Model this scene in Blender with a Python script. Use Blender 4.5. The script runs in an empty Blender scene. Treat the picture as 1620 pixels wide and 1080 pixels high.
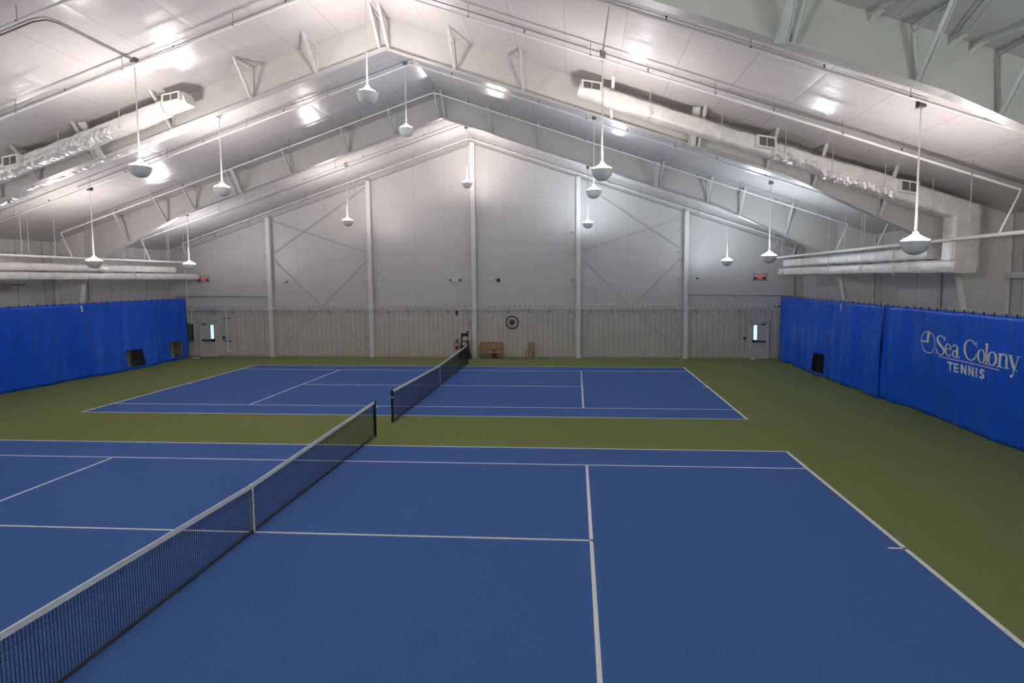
import bpy, math, random
from mathutils import Vector, Matrix, noise

random.seed(7)
C = bpy.context.scene.collection
S = bpy.context.scene
PI = math.pi

# ------------------------------------------------------------------ layout (metres)
RIDGE, SL = 13.1, 1/3.0          # liner height at the ridge, roof slope
YW = 23.45                       # far wall
YN = -15.0                       # near wall (behind the camera)
XS = 19.35                       # side walls
FRAMES = [0.6, 8.15, 15.85]      # frame web planes
def ceil(x): return RIDGE - SL*abs(x)

# ------------------------------------------------------------------ materials
def mat(name, col, rough=.5, metal=0., spec=.5, noise_amt=0., nscale=8., bump=0., bscale=30., coords='Object', emit=None, estr=0.):
    m = bpy.data.materials.new(name); m.use_nodes = True
    nt = m.node_tree; b = nt.nodes['Principled BSDF']
    b.inputs['Base Color'].default_value = (*col, 1); b.inputs['Roughness'].default_value = rough
    b.inputs['Metallic'].default_value = metal; b.inputs['Specular IOR Level'].default_value = spec
    tc = nt.nodes.new('ShaderNodeTexCoord')
    if noise_amt:
        n = nt.nodes.new('ShaderNodeTexNoise'); n.inputs['Scale'].default_value = nscale; n.inputs['Detail'].default_value = 5
        nt.links.new(tc.outputs[coords], n.inputs['Vector'])
        mr = nt.nodes.new('ShaderNodeMapRange'); mr.inputs['From Min'].default_value = .3; mr.inputs['From Max'].default_value = .7
        mr.inputs['To Min'].default_value = 1-noise_amt; mr.inputs['To Max'].default_value = 1+noise_amt
        nt.links.new(n.outputs['Fac'], mr.inputs['Value'])
        mx = nt.nodes.new('ShaderNodeMix'); mx.data_type = 'RGBA'; mx.blend_type = 'MULTIPLY'; mx.inputs[0].default_value = 1
        mx.inputs[6].default_value = (*col, 1)
        nt.links.new(mr.outputs['Result'], mx.inputs[7]); nt.links.new(mx.outputs[2], b.inputs['Base Color'])
    if bump:
        n2 = nt.nodes.new('ShaderNodeTexNoise'); n2.inputs['Scale'].default_value = bscale; n2.inputs['Detail'].default_value = 4
        nt.links.new(tc.outputs[coords], n2.inputs['Vector'])
        bp = nt.nodes.new('ShaderNodeBump'); bp.inputs['Strength'].default_value = bump; bp.inputs['Distance'].default_value = .02
        nt.links.new(n2.outputs['Fac'], bp.inputs['Height']); nt.links.new(bp.outputs['Normal'], b.inputs['Normal'])
    if emit:
        b.inputs['Emission Color'].default_value = (*emit, 1); b.inputs['Emission Strength'].default_value = estr
    return m

def stretch_bump(m, scale, bscale, strength):
    nt = m.node_tree; b = nt.nodes['Principled BSDF']
    for l in list(b.inputs['Normal'].links): nt.links.remove(l)
    tc = nt.nodes.new('ShaderNodeTexCoord'); mp = nt.nodes.new('ShaderNodeMapping'); mp.inputs['Scale'].default_value = scale
    n = nt.nodes.new('ShaderNodeTexNoise'); n.inputs['Scale'].default_value = bscale; n.inputs['Detail'].default_value = 3; n.inputs['Distortion'].default_value = .6
    bp = nt.nodes.new('ShaderNodeBump'); bp.inputs['Strength'].default_value = strength; bp.inputs['Distance'].default_value = .06
    nt.links.new(tc.outputs['Object'], mp.inputs['Vector']); nt.links.new(mp.outputs['Vector'], n.inputs['Vector'])
    nt.links.new(n.outputs['Fac'], bp.inputs['Height']); nt.links.new(bp.outputs['Normal'], b.inputs['Normal'])

def liner(name, col, rough, ax1, p1, ax2, p2, dark1=.8, dark2=.92, pillow=.25, w1=.012, w2=.012):
    """faced insulation: faint joints along two axes, pillowed between them, a satin skin"""
    m = bpy.data.materials.new(name); m.use_nodes = True
    nt = m.node_tree; N = nt.nodes.new; Lk = nt.links.new; b = nt.nodes['Principled BSDF']
    b.inputs['Roughness'].default_value = rough; b.inputs['Specular IOR Level'].default_value = .5
    tc = N('ShaderNodeTexCoord'); sp = N('ShaderNodeSeparateXYZ'); Lk(tc.outputs['Object'], sp.inputs[0])
    def math_(op, a, v=None, c=None):
        n = N('ShaderNodeMath'); n.operation = op
        for i, x in enumerate((a, v, c)):
            if x is None: continue
            if isinstance(x, (int, float)): n.inputs[i].default_value = x
            else: Lk(x, n.inputs[i])
        return n.outputs[0]
    wob = N('ShaderNodeTexNoise'); wob.inputs['Scale'].default_value = .35; wob.inputs['Detail'].default_value = 3
    Lk(tc.outputs['Object'], wob.inputs['Vector'])
    wv = math_('MULTIPLY', math_('SUBTRACT', wob.outputs['Fac'], .5), .05)
    def seam(ax, p, w):
        t = math_('FRACT', math_('DIVIDE', math_('ADD', sp.outputs[ax], math_('ADD', wv, 200*p)), p))
        d = math_('MINIMUM', t, math_('SUBTRACT', 1., t))           # 0 at the joint, .5 between joints
        return d, math_('LESS_THAN', math_('MULTIPLY', d, p), w)
    d1, s1 = seam(ax1, p1, w1); d2, s2 = seam(ax2, p2, w2)
    f = math_('MULTIPLY', math_('SUBTRACT', 1., math_('MULTIPLY', s1, 1-dark1)), math_('SUBTRACT', 1., math_('MULTIPLY', s2, 1-dark2)))
    n = N('ShaderNodeTexNoise'); n.inputs['Scale'].default_value = .9; n.inputs['Detail'].default_value = 6
    Lk(tc.outputs['Object'], n.inputs['Vector'])
    f = math_('MULTIPLY', f, math_('MULTIPLY_ADD', n.outputs['Fac'], .10, .95))
    mx = N('ShaderNodeMix'); mx.data_type = 'RGBA'; mx.blend_type = 'MULTIPLY'; mx.inputs[0].default_value = 1
    mx.inputs[6].default_value = (*col, 1); Lk(f, mx.inputs[7]); Lk(mx.outputs[2], b.inputs['Base Color'])
    h = math_('ADD', math_('MULTIPLY', math_('POWER', math_('MULTIPLY', d1, 2.), .5), 1.), math_('MULTIPLY', math_('POWER', math_('MULTIPLY', d2, 2.), .5), .5))
    n3 = N('ShaderNodeTexNoise'); n3.inputs['Scale'].default_value = 2.2; n3.inputs['Detail'].default_value = 3
    Lk(tc.outputs['Object'], n3.inputs['Vector'])
    h = math_('ADD', h, math_('MULTIPLY', n3.outputs['Fac'], 1.2))
    n4 = N('ShaderNodeTexNoise'); n4.inputs['Scale'].default_value = 9.; n4.inputs['Detail'].default_value = 3
    Lk(tc.outputs['Object'], n4.inputs['Vector'])
    h = math_('ADD', h, math_('MULTIPLY', n4.outputs['Fac'], .35))
    bp = N('ShaderNodeBump'); bp.inputs['Strength'].default_value = pillow; bp.inputs['Distance'].default_value = .03
    Lk(h, bp.inputs['Height']); Lk(bp.outputs['Normal'], b.inputs['Normal'])
    return m

M = {}
M['ceiling'] = liner('white_roof_liner', (.545, .515, .515), .24, 0, 1.45, 1, 1.83, dark1=.80, dark2=.9, pillow=.3)
M['wall'] = liner('grey_wall_liner', (.62, .60, .59), .36, 0, 1.83, 2, 2.1, dark1=.86, dark2=.95, pillow=.2)
M['sidewall'] = liner('grey_side_liner', (.62, .60, .585), .4, 1, 1.27, 2, 2.4, dark1=.35, dark2=.95, pillow=.35)
M['ribbed'] = mat('tan_ribbed_metal', (.62, .585, .54), .45, noise_amt=.05, nscale=1.2)
M['sill'] = mat('base_channel', (.50, .43, .34), .6, noise_amt=.1)
M['frame'] = mat('white_painted_steel', (.58, .562, .545), .42, noise_amt=.04, nscale=1.0)
M['brace'] = mat('painted_angle_steel', (.60, .60, .59), .45, noise_amt=.05)
M['column'] = mat('pale_painted_column', (.80, .775, .76), .45, noise_amt=.04)
M['pipe'] = mat('white_sprinkler_pipe', (.82, .81, .80), .35, noise_amt=.03)
M['conduit'] = mat('grey_conduit', (.24, .235, .235), .45, metal=.3, noise_amt=.05)
M['darkmetal'] = mat('dark_metal', (.035, .035, .04), .45, noise_amt=.1)
M['black'] = mat('black_paint', (.012, .012, .014), .45, noise_amt=.1)
M['wrap'] = mat('white_foil_faced_wrap', (.76, .735, .715), .3, spec=.7, noise_amt=.10, nscale=3, bump=.9, bscale=6)
M['foil'] = mat('crumpled_silver_foil', (.85, .84, .83), .3, metal=.45, noise_amt=.1, bump=.9, bscale=25)
M['register'] = mat('white_register_frame', (.74, .72, .68), .4, noise_amt=.03)
M['louvre'] = mat('dark_louvre_and_gap_shade', (.10, .10, .10), .5, noise_amt=.1)
M['bowl'] = mat('grey_spun_metal_bowl', (.80, .80, .80), .45, metal=.0, noise_amt=.03)
M['rod'] = mat('white_stem', (.85, .85, .85), .2, metal=.3, noise_amt=.02)
M['green'] = mat('green_court_coating', (.218, .258, .092), .85, spec=.2, noise_amt=.16, nscale=60, bump=.2, bscale=220)
M['blue'] = mat('blue_court_coating', (.072, .163, .46), .85, spec=.2, noise_amt=.14, nscale=60, bump=.2, bscale=220)
M['line'] = mat('white_line_paint', (.94, .93, .90), .7, noise_amt=.04, nscale=20)
M['curtain'] = mat('blue_vinyl_curtain', (.005, .128, .90), .28, spec=.5, noise_amt=.08, nscale=1.5, bump=.25, bscale=5)
stretch_bump(M['curtain'], (1, 1, .22), 2.6, .8)
M['letter'] = mat('cream_vinyl_lettering', (.95, .91, .85), .5, noise_amt=.03)
M['whitevinyl'] = mat('white_vinyl', (.85, .85, .85), .5, noise_amt=.03)
M['cord'] = mat('black_net_cord', (.012, .013, .016), .7, noise_amt=.2)
M['tape'] = mat('white_net_tape', (.90, .90, .88), .6, noise_amt=.06, nscale=25)
M['blacktape'] = mat('black_net_tape', (.05, .045, .042), .7, noise_amt=.1)
M['wood'] = mat('oak_wood', (.42, .29, .145), .55, noise_amt=.2, nscale=9)
M['darkwood'] = mat('dark_oak_wood', (.26, .17, .09), .55, noise_amt=.2, nscale=9)  # darker oak tone for armrests, chair legs and clock hour marks
M['maroon'] = mat('maroon_box', (.10, .035, .03), .6, noise_amt=.1)
M['red'] = mat('red_enamel', (.45, .02, .02), .35, noise_amt=.05)
M['darkred'] = mat('dark_red_enamel', (.13, .025, .02), .4, noise_amt=.05)
M['whiteplastic'] = mat('white_plastic', (.75, .75, .74), .4, noise_amt=.03)
M['door'] = mat('grey_painted_door', (.66, .625, .57), .45, noise_amt=.04)
M['doorframe'] = mat('taupe_door_frame', (.72, .66, .57), .45, noise_amt=.04)
M['navy'] = mat('navy_clock_centre', (.02, .035, .13), .4, noise_amt=.1)
M['cream'] = mat('cream_clock_face', (.60, .52, .38), .5, noise_amt=.06)
M['bag'] = mat('dark_green_cloth', (.012, .028, .026), .7, noise_amt=.2)
M['grille'] = mat('brown_grey_grille', (.40, .35, .30), .6, noise_amt=.15, nscale=5)
M['glass'] = mat('daylit_door_glass', (.3, .4, .5), .1, noise_amt=.05, emit=(.6, .88, 1.), estr=.32)
M['exitface'] = mat('lit_red_sign_face', (.5, .03, .02), .4, noise_amt=.02, emit=(1., .05, .03), estr=.12)

LAMP = {  # glowing covers: colour and strength differ from lamp to lamp as discharge lamps do
    'warm': ((1.0, .90, .86), 1.0), 'neutral': ((.97, .94, .95), 1.0), 'cool': ((.82, .92, 1.0), .85),
    'dim': ((.80, .90, 1.0), .16), 'low': ((.84, .92, 1.0), .34), 'old': ((.90, 1.0, .92), .82)}
LAMP_POWER = 62.0
for k, (c, f) in LAMP.items():
    M['lens_'+k] = mat('glowing_lens_'+k, (.9, .9, .9), .4, noise_amt=.01, emit=c, estr=LAMP_POWER*f)

# ------------------------------------------------------------------ mesh building
def root_of(o):
    while o.parent: o = o.parent
    return o

class MB:
    def __init__(s): s.v, s.f, s.m = [], [], []
    def add(s, vs, fs, mi=0):
        k = len(s.v); s.v += [Vector(p) for p in vs]
        for f in fs: s.f.append([i+k for i in f]); s.m.append(mi)
        return s
    def box(s, lo, hi, mi=0):
        x0, y0, z0 = lo; x1, y1, z1 = hi
        return s.add([(x0,y0,z0),(x1,y0,z0),(x1,y1,z0),(x0,y1,z0),(x0,y0,z1),(x1,y0,z1),(x1,y1,z1),(x0,y1,z1)],
                     [(0,3,2,1),(4,5,6,7),(0,1,5,4),(1,2,6,5),(2,3,7,6),(3,0,4,7)], mi)
    def cbox(s, c, d, mi=0):
        return s.box([c[i]-d[i]/2 for i in range(3)], [c[i]+d[i]/2 for i in range(3)], mi)
    def bar(s, a, b, w, h, up=(0,0,1), mi=0):
        a, b = Vector(a), Vector(b); d = (b-a).normalized(); u = Vector(up)
        if abs(d.dot(u)) > .98: u = Vector((0,1,0))
        r = d.cross(u).normalized(); u = r.cross(d)
        vs = [p + r*sx*w/2 + u*sz*h/2 for p in (a, b) for sx, sz in ((-1,-1),(1,-1),(1,1),(-1,1))]
        return s.add(vs, [(0,1,2,3),(7,6,5,4),(0,4,5,1),(1,5,6,2),(2,6,7,3),(3,7,4,0)], mi)
    def tube(s, pts, r, n=8, mi=0, cap=True):
        pts = [Vector(p) for p in pts]; rings = []; prev = None
        rr = r if isinstance(r, (list, tuple)) else [r]*len(pts)
        for i, p in enumerate(pts):
            d = (pts[min(i+1, len(pts)-1)] - pts[max(i-1, 0)]).normalized()
            if prev is None:
                u = Vector((0,0,1)) if abs(d.z) < .9 else Vector((0,1,0))
            else: u = prev
            a = d.cross(u).normalized(); b = a.cross(d).normalized(); prev = b
            rings.append([p + (a*math.cos(2*PI*k/n) + b*math.sin(2*PI*k/n))*rr[i] for k in range(n)])
        vs = [q for R in rings for q in R]; fs = []
        for i in range(len(rings)-1):
            for k in range(n):
                k2 = (k+1) % n; fs.append((i*n+k, i*n+k2, (i+1)*n+k2, (i+1)*n+k))
        if cap: fs.append(tuple(reversed(range(n)))); fs.append(tuple(range((len(rings)-1)*n, len(rings)*n)))
        return s.add(vs, fs, mi)
    def lathe(s, prof, c=(0,0,0), n=28, mi=0, axis='z'):
        vs, fs = [], []
        for r, z in prof:
            for k in range(n):
                a = 2*PI*k/n; x, y = r*math.cos(a), r*math.sin(a)
                vs.append((c[0]+x, c[1]+y, c[2]+z) if axis == 'z' else (c[0]+x, c[1]-z, c[2]+y))
        for i in range(len(prof)-1):
            for k in range(n):
                k2 = (k+1) % n; fs.append((i*n+k, i*n+k2, (i+1)*n+k2, (i+1)*n+k))
        if prof[0][0] > 1e-4: fs.append(tuple(reversed(range(n))))
        if prof[-1][0] > 1e-4: fs.append(tuple(range((len(prof)-1)*n, len(prof)*n)))
        return s.add(vs, fs, mi)
    def slab(s, top, bot, y0, y1, mi=0):
        """strips between two x-z lines (same count), extruded from y0 to y1"""
        n = len(top)
        vs = [(x, y, z) for y in (y0, y1) for L in (bot, top) for x, z in L]
        B0, T0, B1, T1 = 0, n, 2*n, 3*n; fs = []
        for i in range(n-1):
            fs += [(B0+i, B0+i+1, T0+i+1, T0+i), (B1+i+1, B1+i, T1+i, T1+i+1), (B0+i+1, B0+i, B1+i, B1+i+1), (T0+i, T0+i+1, T1+i+1, T1+i)]
        fs += [(B0, T0, T1, B1), (B0+n-1, B1+n-1, T1+n-1, T0+n-1)]
        return s.add(vs, fs, mi)
    def build(s, name, mats, parent=None, origin=None, smooth=False):
        me = bpy.data.meshes.new(name)
        off = root_of(parent).location.copy() if parent else Vector(origin or (0,0,0))
        me.from_pydata([v-off for v in s.v], [], s.f)
        for m in (mats if isinstance(mats, (list, tuple)) else [mats]): me.materials.append(m)
        for p, mi in zip(me.polygons, s.m): p.material_index = mi; p.use_smooth = smooth
        me.update()
        o = bpy.data.objects.new(name, me); C.objects.link(o)
        if parent: o.parent = parent
        elif origin: o.location = origin
        if smooth:
            md = o.modifiers.new('edges', 'EDGE_SPLIT'); md.split_angle = math.radians(40)
        return o

def tag(o, label, cat, group=None):
    o['label'] = label; o['category'] = cat
    if group: o['group'] = group
    return o
def struct(o):
    o['kind'] = 'structure'; return o
def thing(name, label, cat, loc, group=None):
    o = bpy.data.objects.new(name, None); o.empty_display_size = .2; C.objects.link(o); o.location = loc
    return tag(o, label, cat, group)
def copy_tree(o, parent=None):
    c = o.copy(); C.objects.link(c)
    if parent: c.parent = parent
    for ch in list(o.children): copy_tree(ch, c)
    return c

# ------------------------------------------------------------------ room shell
struct(MB().box((-XS, YN, -.2), (XS, YW, 0)).build('floor', M['green']))
cm = MB()
cm.slab([(-XS-.2, ceil(XS+.2)+.2), (0, RIDGE+.2), (XS+.2, ceil(XS+.2)+.2)], [(-XS-.2, ceil(XS+.2)), (0, RIDGE), (XS+.2, ceil(XS+.2))], YN-.2, YW+.2)
struct(cm.build('ceiling', M['ceiling']))
# far wall: smooth liner above 3.08 m, vertical-rib metal panels below
wm = MB(); zr = 3.08
wm.slab([(-XS, ceil(XS)+.05), (0, RIDGE+.05), (XS, ceil(XS)+.05)], [(-XS, zr), (0, zr), (XS, zr)], YW, YW+.2, 0)
prof = []; x = -XS
while x < XS:
    prof += [(x, YW-.02), (min(x+.235, XS), YW-.02), (min(x+.25, XS), YW-.07), (min(x+.285, XS), YW-.07)]
    x += .305
prof.append((XS, YW-.02))
k = len(wm.v); n = len(prof)
vs = [(px, py, 0) for px, py in prof] + [(px, py, zr) for px, py in prof]
wm.add(vs, [(i, i+1, n+i+1, n+i) for i in range(n-1)], 1)
wm.box((-XS, YW-.02, zr-.02), (XS, YW+.02, zr+.05), 1)
wm.box((-XS, YW+.02, 0), (XS, YW+.2, zr-.001), 1)
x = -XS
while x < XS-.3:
    wm.box((x+.02, YW-.05, zr-.045), (x+.215, YW-.019, zr+.03), 2); x += .305  # dark boxes stand in for the shadow in the gaps between rib tops
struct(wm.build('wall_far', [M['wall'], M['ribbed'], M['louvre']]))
struct(MB().box((-XS, YW-.085, 0), (XS, YW-.056, .09)).build('baseboard_far', M['sill']))
for sx, nm in ((-1, 'left'), (1, 'right')):
    a, b = sorted((sx*XS, sx*(XS+.2)))
    struct(MB().box((a, YN, 0), (b, YW, ceil(XS)+.02)).build('wall_'+nm, M['sidewall']))
nm_ = MB(); nm_.slab([(-XS, ceil(XS)+.05), (0, RIDGE+.05), (XS, ceil(XS)+.05)], [(-XS, 0), (0, 0), (XS, 0)], YN-.2, YN)
struct(nm_.build('wall_near', M['wall']))

# ------------------------------------------------------------------ courts
def court(cy, label):
    t = MB().box((-11.885, cy-5.485, 0), (11.885, cy+5.485, .004)).build('tennis_court', M['blue'], origin=(0, cy, 0))
    tag(t, label, 'tennis court', 'painted tennis courts')
    L = MB(); w = .05; z0, z1 = .0041, .0065
    def ln(x0, y0, x1, y1): L.box((min(x0,x1), cy+min(y0,y1), z0), (max(x0,x1), cy+max(y0,y1), z1))
    for s_ in (-1, 1):
        ln(-11.885, s_*5.485, 11.885, s_*(5.485-w)); ln(-11.885, s_*4.115, 11.885, s_*(4.115-w))
        ln(s_*11.885, -5.485, s_*(11.885-.085), 5.485); ln(s_*6.40, -4.115, s_*(6.40-w*1.3), 4.115)
        ln(s_*11.885, -w/2, s_*(11.885-.32), w/2)
    ln(-6.4, -w/2, 6.4, w/2)
    L.build('court_lines', M['line'], t)
    return t
court(0, 'nearer blue painted tennis court filling the lower half of the floor')
CY2 = 14.42
court(CY2, 'farther blue painted tennis court, wholly in view in front of the far wall')

def net(cy, label):
    t = thing('tennis_net', label, 'tennis net', (0, cy, 0), 'tennis nets')
    H = 6.40
    def top(y): return .914 + (1.07-.914)*abs(y)/H
    for s_ in (-1, 1):
        p = MB().lathe([(.062, 0), (.062, .012), (.046, .02), (.046, 1.085), (.03, 1.10), (0, 1.10)], (0, cy+s_*H, 0), 16).build('post', M['black'], t, smooth=True)
        MB().tube([(0, cy+s_*(H+.04), .88), (0, cy+s_*(H+.10), .88), (.09, cy+s_*(H+.11), .86)], .012, 8).build('crank', M['whiteplastic'], p, smooth=True)
    nb = MB(); st = .046; y0 = -H+.05; n = int((2*H-.1)/st)
    for i in range(n+1):
        y = y0+i*st
        nb.bar((0, cy+y, .05), (0, cy+y, top(y)-.05), .0056, .0056, up=(0,1,0))
    z = .06
    while z < 1.0:
        fr = z; pts = []
        for j in range(9):
            y = -H+.05 + (2*H-.1)*j/8; pts.append((0, cy+y, .03 + (top(y)-.06)*(fr)/1.0))
        nb.tube(pts, .003 if z < .78 else .0042, 4)
        z += st if z < .78 else st*.6
    nb.build('netting', M['cord'], t)
    hb = MB(); ys = [-H+.03+(2*H-.06)*j/16 for j in range(17)]
    for sx in (-1, 1):
        hb.add([(sx*.012, cy+y, top(y)+.005) for y in ys] + [(sx*.016, cy+y, top(y)-.065) for y in ys],
               [(j, j+1, 17+j+1, 17+j) if sx < 0 else (j+1, j, 17+j, 17+j+1) for j in range(16)])
    hb.tube([(0, cy+y, top(y)+.004) for y in ys], .014, 8)
    hb.build('headband', M['tape'], t)
    MB().tube([(0, cy+y, .035) for y in ys], .022, 6).build('bottom_tape', M['blacktape'], t)
    cs = MB().box((-.03, cy-.026, .012), (-.024, cy+.026, .93)); cs.box((.024, cy-.026, .012), (.03, cy+.026, .93)); cs.box((-.03, cy-.026, .925), (.03, cy+.026, .93))
    cs.build('center_strap', M['tape'], t)
    MB().box((-.035, cy-.03, .0067), (.035, cy+.03, .02)).build('floor_anchor', M['darkmetal'], t)
    return t
net(0, 'tennis net running out of the lower left corner across the nearer court')
net(CY2, 'tennis net across the farther court, behind the first net')

# ------------------------------------------------------------------ roof frames
BOT = [(0, 12.12), (12.5, 7.95), (17.72, 5.5), (18.88, .0)]      # inner edge of rafter, haunch and column
def inner(x):
    x = abs(x)
    for (x0, z0), (x1, z1) in zip(BOT, BOT[1:]):
        if x <= x1: return z0 + (z1-z0)*(x-x0)/(x1-x0)
    return 0
BR = [.14, 2.25, 4.45, 7.2, 9.9, 12.0, 13.4, 15.4]
def roof_frame(fy, label, skip=()):
    t = thing('roof_frame', label, 'roof frame', (0, fy, 0), 'steel roof frames')
    for sx in (-1, 1):
        w = MB()
        xs = [0, 4, 8, 12.5, 15, 17.72]
        w.slab([(sx*x, ceil(x)-.005) for x in xs] if sx > 0 else [(-x, ceil(x)-.005) for x in reversed(xs)],
               [(sx*x, inner(x)) for x in xs] if sx > 0 else [(-x, inner(x)) for x in reversed(xs)], fy-.006, fy+.006)
        w.build('rafter_web', M['frame'], t)
        fl = MB()
        for (x0, z0), (x1, z1) in zip(BOT[:2], BOT[1:3]):
            fl.bar((sx*x0, fy, z0-.008), (sx*x1, fy, z1-.008), .26, .016, up=(0,0,1))
        fl.build('bottom_flange', M['frame'], t)
        c = MB(); x0, z0 = BOT[2]; x1, z1 = BOT[3]
        a = [(sx*x0, z0), (sx*x1, z1)]; xo = sx*(XS-.04)
        c.slab([(xo, 5.5), (xo, 0)], a, fy-.006, fy+.006)
        c.bar((sx*x0, fy, z0), (sx*x1, fy, z1), .26, .016, up=(1,0,0)); c.bar((xo, fy, 0), (xo, fy, ceil(XS)-.05), .26, .016, up=(1,0,0))
        c.slab([(sx*17.72, ceil(17.72)-.02), (xo, ceil(XS)-.02)], [(sx*17.72, 5.5), (xo, 5.5)], fy-.006, fy+.006)
        c.box((min(sx*18.7, sx*19.3), fy-.17, 0), (max(sx*18.7, sx*19.3), fy+.17, .025))
        c.build('column', M['column'], t)
        for x in BR:
            if (sx, x) in skip: continue
            X = sx*x; zb = inner(x); zc = ceil(x)
            br = MB(); dy = .98
            br.bar((X, fy-.11, zb+.02), (X, fy-dy, zc+.03), .085, .012); br.bar((X+.04, fy-.11, zb+.02), (X+.04, fy-dy, zc+.03), .012, .085)
            br.bar((X+.02, fy-.05, zb+.02), (X-sx*.05, fy-.03, zc-.12), .07, .012); br.bar((X-sx*.05, fy-.03, zc-.10), (X, fy-dy+.1, zc-.03), .04, .012)
            br.build('flange_brace', M['brace'], t)
            if x == 9.9:
                q = MB(); A = Vector((X-sx*.22, fy-.10, zb+.02)); B = Vector((X-sx*.22, fy-.80, zc+.02))
                q.bar(A, B, .20, .012); q.bar(A+Vector((.1,0,0)), B+Vector((.1,0,0)), .012, .09); q.bar(A-Vector((.1,0,0)), B-Vector((.1,0,0)), .012, .09)
                q.build('strut', M['brace'], t)
    return t
roof_frame(FRAMES[0], 'nearest white steel roof frame, seen cutting across the upper right corner')
roof_frame(FRAMES[1], 'white steel roof frame with wrapped air ducts running along both sides of it')
roof_frame(FRAMES[2], 'farthest free-standing white roof frame, between the ducts and the end wall')

t = thing('end_rafter', 'slim white rafter following the gable along the top of the far wall', 'rafter', (0, YW-.12, 12.6))
for sx in (-1, 1):
    e = MB(); z_ = -.36
    e.slab([(0, ceil(0)-.01), (sx*19, ceil(19)-.01)] if sx > 0 else [(-19, ceil(19)-.01), (0, ceil(0)-.01)],
           [(0, ceil(0)+z_), (sx*19, ceil(19)+z_)] if sx > 0 else [(-19, ceil(19)+z_), (0, ceil(0)+z_)], YW-.06, YW-.048)
    e.bar((0, YW-.08, ceil(0)+z_-.006), (sx*19, YW-.08, ceil(19)+z_-.006), .15, .012)
    e.build('rafter', M['frame'], t)
    for x in (1.0, 3.1, 4.9, 7.4, 8.9, 10.8, 14.0, 16.2):
        q = MB(); X = sx*x
        q.bar((X, YW-.14, ceil(x)+z_+.02), (X-.18, YW-.5, ceil(x)+.02), .03, .012); q.bar((X, YW-.14, ceil(x)+z_+.02), (X+.18, YW-.5, ceil(x)+.02), .03, .012)
        q.build('flange_brace', M['brace'], t)

COLX = [-12.72, -6.38, -.02, 6.25, 12.55]
for X, lb in zip(COLX, ('leftmost of the five white steel columns against the far wall',
                        'white wall column between the leftmost and the middle column of the far wall',
                        'tall middle wall column of the far wall, rising to the ridge beside the bench',
                        'white wall column between the middle and the rightmost column of the far wall',
                        'rightmost of the five white steel columns against the far wall')):
    c = MB(); top = ceil(X)-.3; w = .25
    c.box((X-w/2, YW-.27, .02), (X+w/2, YW-.257, top)); c.box((X-.005, YW-.257, .02), (X+.005, YW-.06, top)); c.box((X-w/2, YW-.072, .02), (X+w/2, YW-.06, top))
    col = thing('wall_column', lb, 'column', (X, YW-.16, 0), 'wall columns along the far wall')
    c.build('shaft', M['column'], col)
    MB().box((X-.17, YW-.3, 0), (X+.17, YW-.058, .022)).build('base_plate', M['whiteplastic'], col)
    for z in (2.29, 4.68, 6.22, 7.48):
        if z > top-.6: continue
        q = MB().bar((X-w/2, YW-.25, z), (X-w/2-.36, YW-.03, z+.03), .06, .05); q.build('girt_brace', M['brace'], col)

def rod(name, a, b, r, label, cat, group, m='brace'):
    o = MB().tube([a, b], r, 6).build(name, M[m], origin=a); return tag(o, label, cat, group)
yr = YW-.11
M['rodgrey'] = mat('grey_bracing_steel', (.47, .465, .46), .5, noise_amt=.05)
for (x0, x1, side) in ((-12.5, -6.55, 'left'), (6.4, 12.4, 'right')):
    g = 'cross bracing rods on the far wall'
    s_ = 'leftmost' if side == 'left' else 'rightmost'
    where = 'between the two %s far-wall columns' % s_
    rod('bracing_rod', (x0, yr, .2), (x1, yr, 6.0), .018, 'low bracing rod rising to the right '+where, 'bracing rod', g, 'rodgrey')
    rod('bracing_rod', (x0, yr+.02, 6.0), (x1, yr+.02, .25), .018, 'low bracing rod falling to the right '+where, 'bracing rod', g, 'rodgrey')
    if side == 'left':
        rod('bracing_rod', (x0, yr, 6.38), (x1, yr, 10.3), .018, 'high bracing rod rising to the right '+where, 'bracing rod', g, 'rodgrey')
        rod('bracing_rod', (x0, yr+.02, 8.35), (x1, yr+.02, 6.4), .018, 'high bracing rod falling to the right '+where, 'bracing rod', g, 'rodgrey')
    else:
        rod('bracing_rod', (x0, yr, 6.4), (x1, yr, 8.3), .018, 'high bracing rod rising to the right '+where, 'bracing rod', g, 'rodgrey')
        rod('bracing_rod', (x0+1.1, yr+.02, 9.6), (x1, yr+.02, 6.4), .018, 'high bracing rod falling to the right '+where, 'bracing rod', g, 'rodgrey')

# wind bracing in the roof bay in front of the nearest frame
for (x0, x1, lb) in ((11.25, 12.75, 'double roof bracing rod nearest the ridge, tied to the web of the nearest frame'),
                     (12.6, 10.6, 'double roof bracing rod leaning back towards the ridge from the nearest frame'),
                     (12.95, 14.9, 'double roof bracing rod lowest on the roof, tied to the nearest frame')):
    y0, y1 = FRAMES[0]-.03, -7.0
    t = thing('roof_bracing_rod', lb, 'bracing rod', (x0, y0, ceil(x0)-.1), 'bracing rods under the roof')
    for d in (-.06, .06):
        MB().tube([(x0+d*.4, y0-.25, ceil(x0)-.10), (x1+d, y1, ceil(x1)-.06)], .013, 6).build('rod', M['brace'], t)
    f = MB(); f.tube([(x0-.03, y0+.02, ceil(x0)-.16), (x0, y0-.12, ceil(x0)-.10), (x0+.03, y0-.3, ceil(x0)-.10)], [.035, .05, .03], 7)
    f.build('end_fitting', M['foil'], t)

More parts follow.
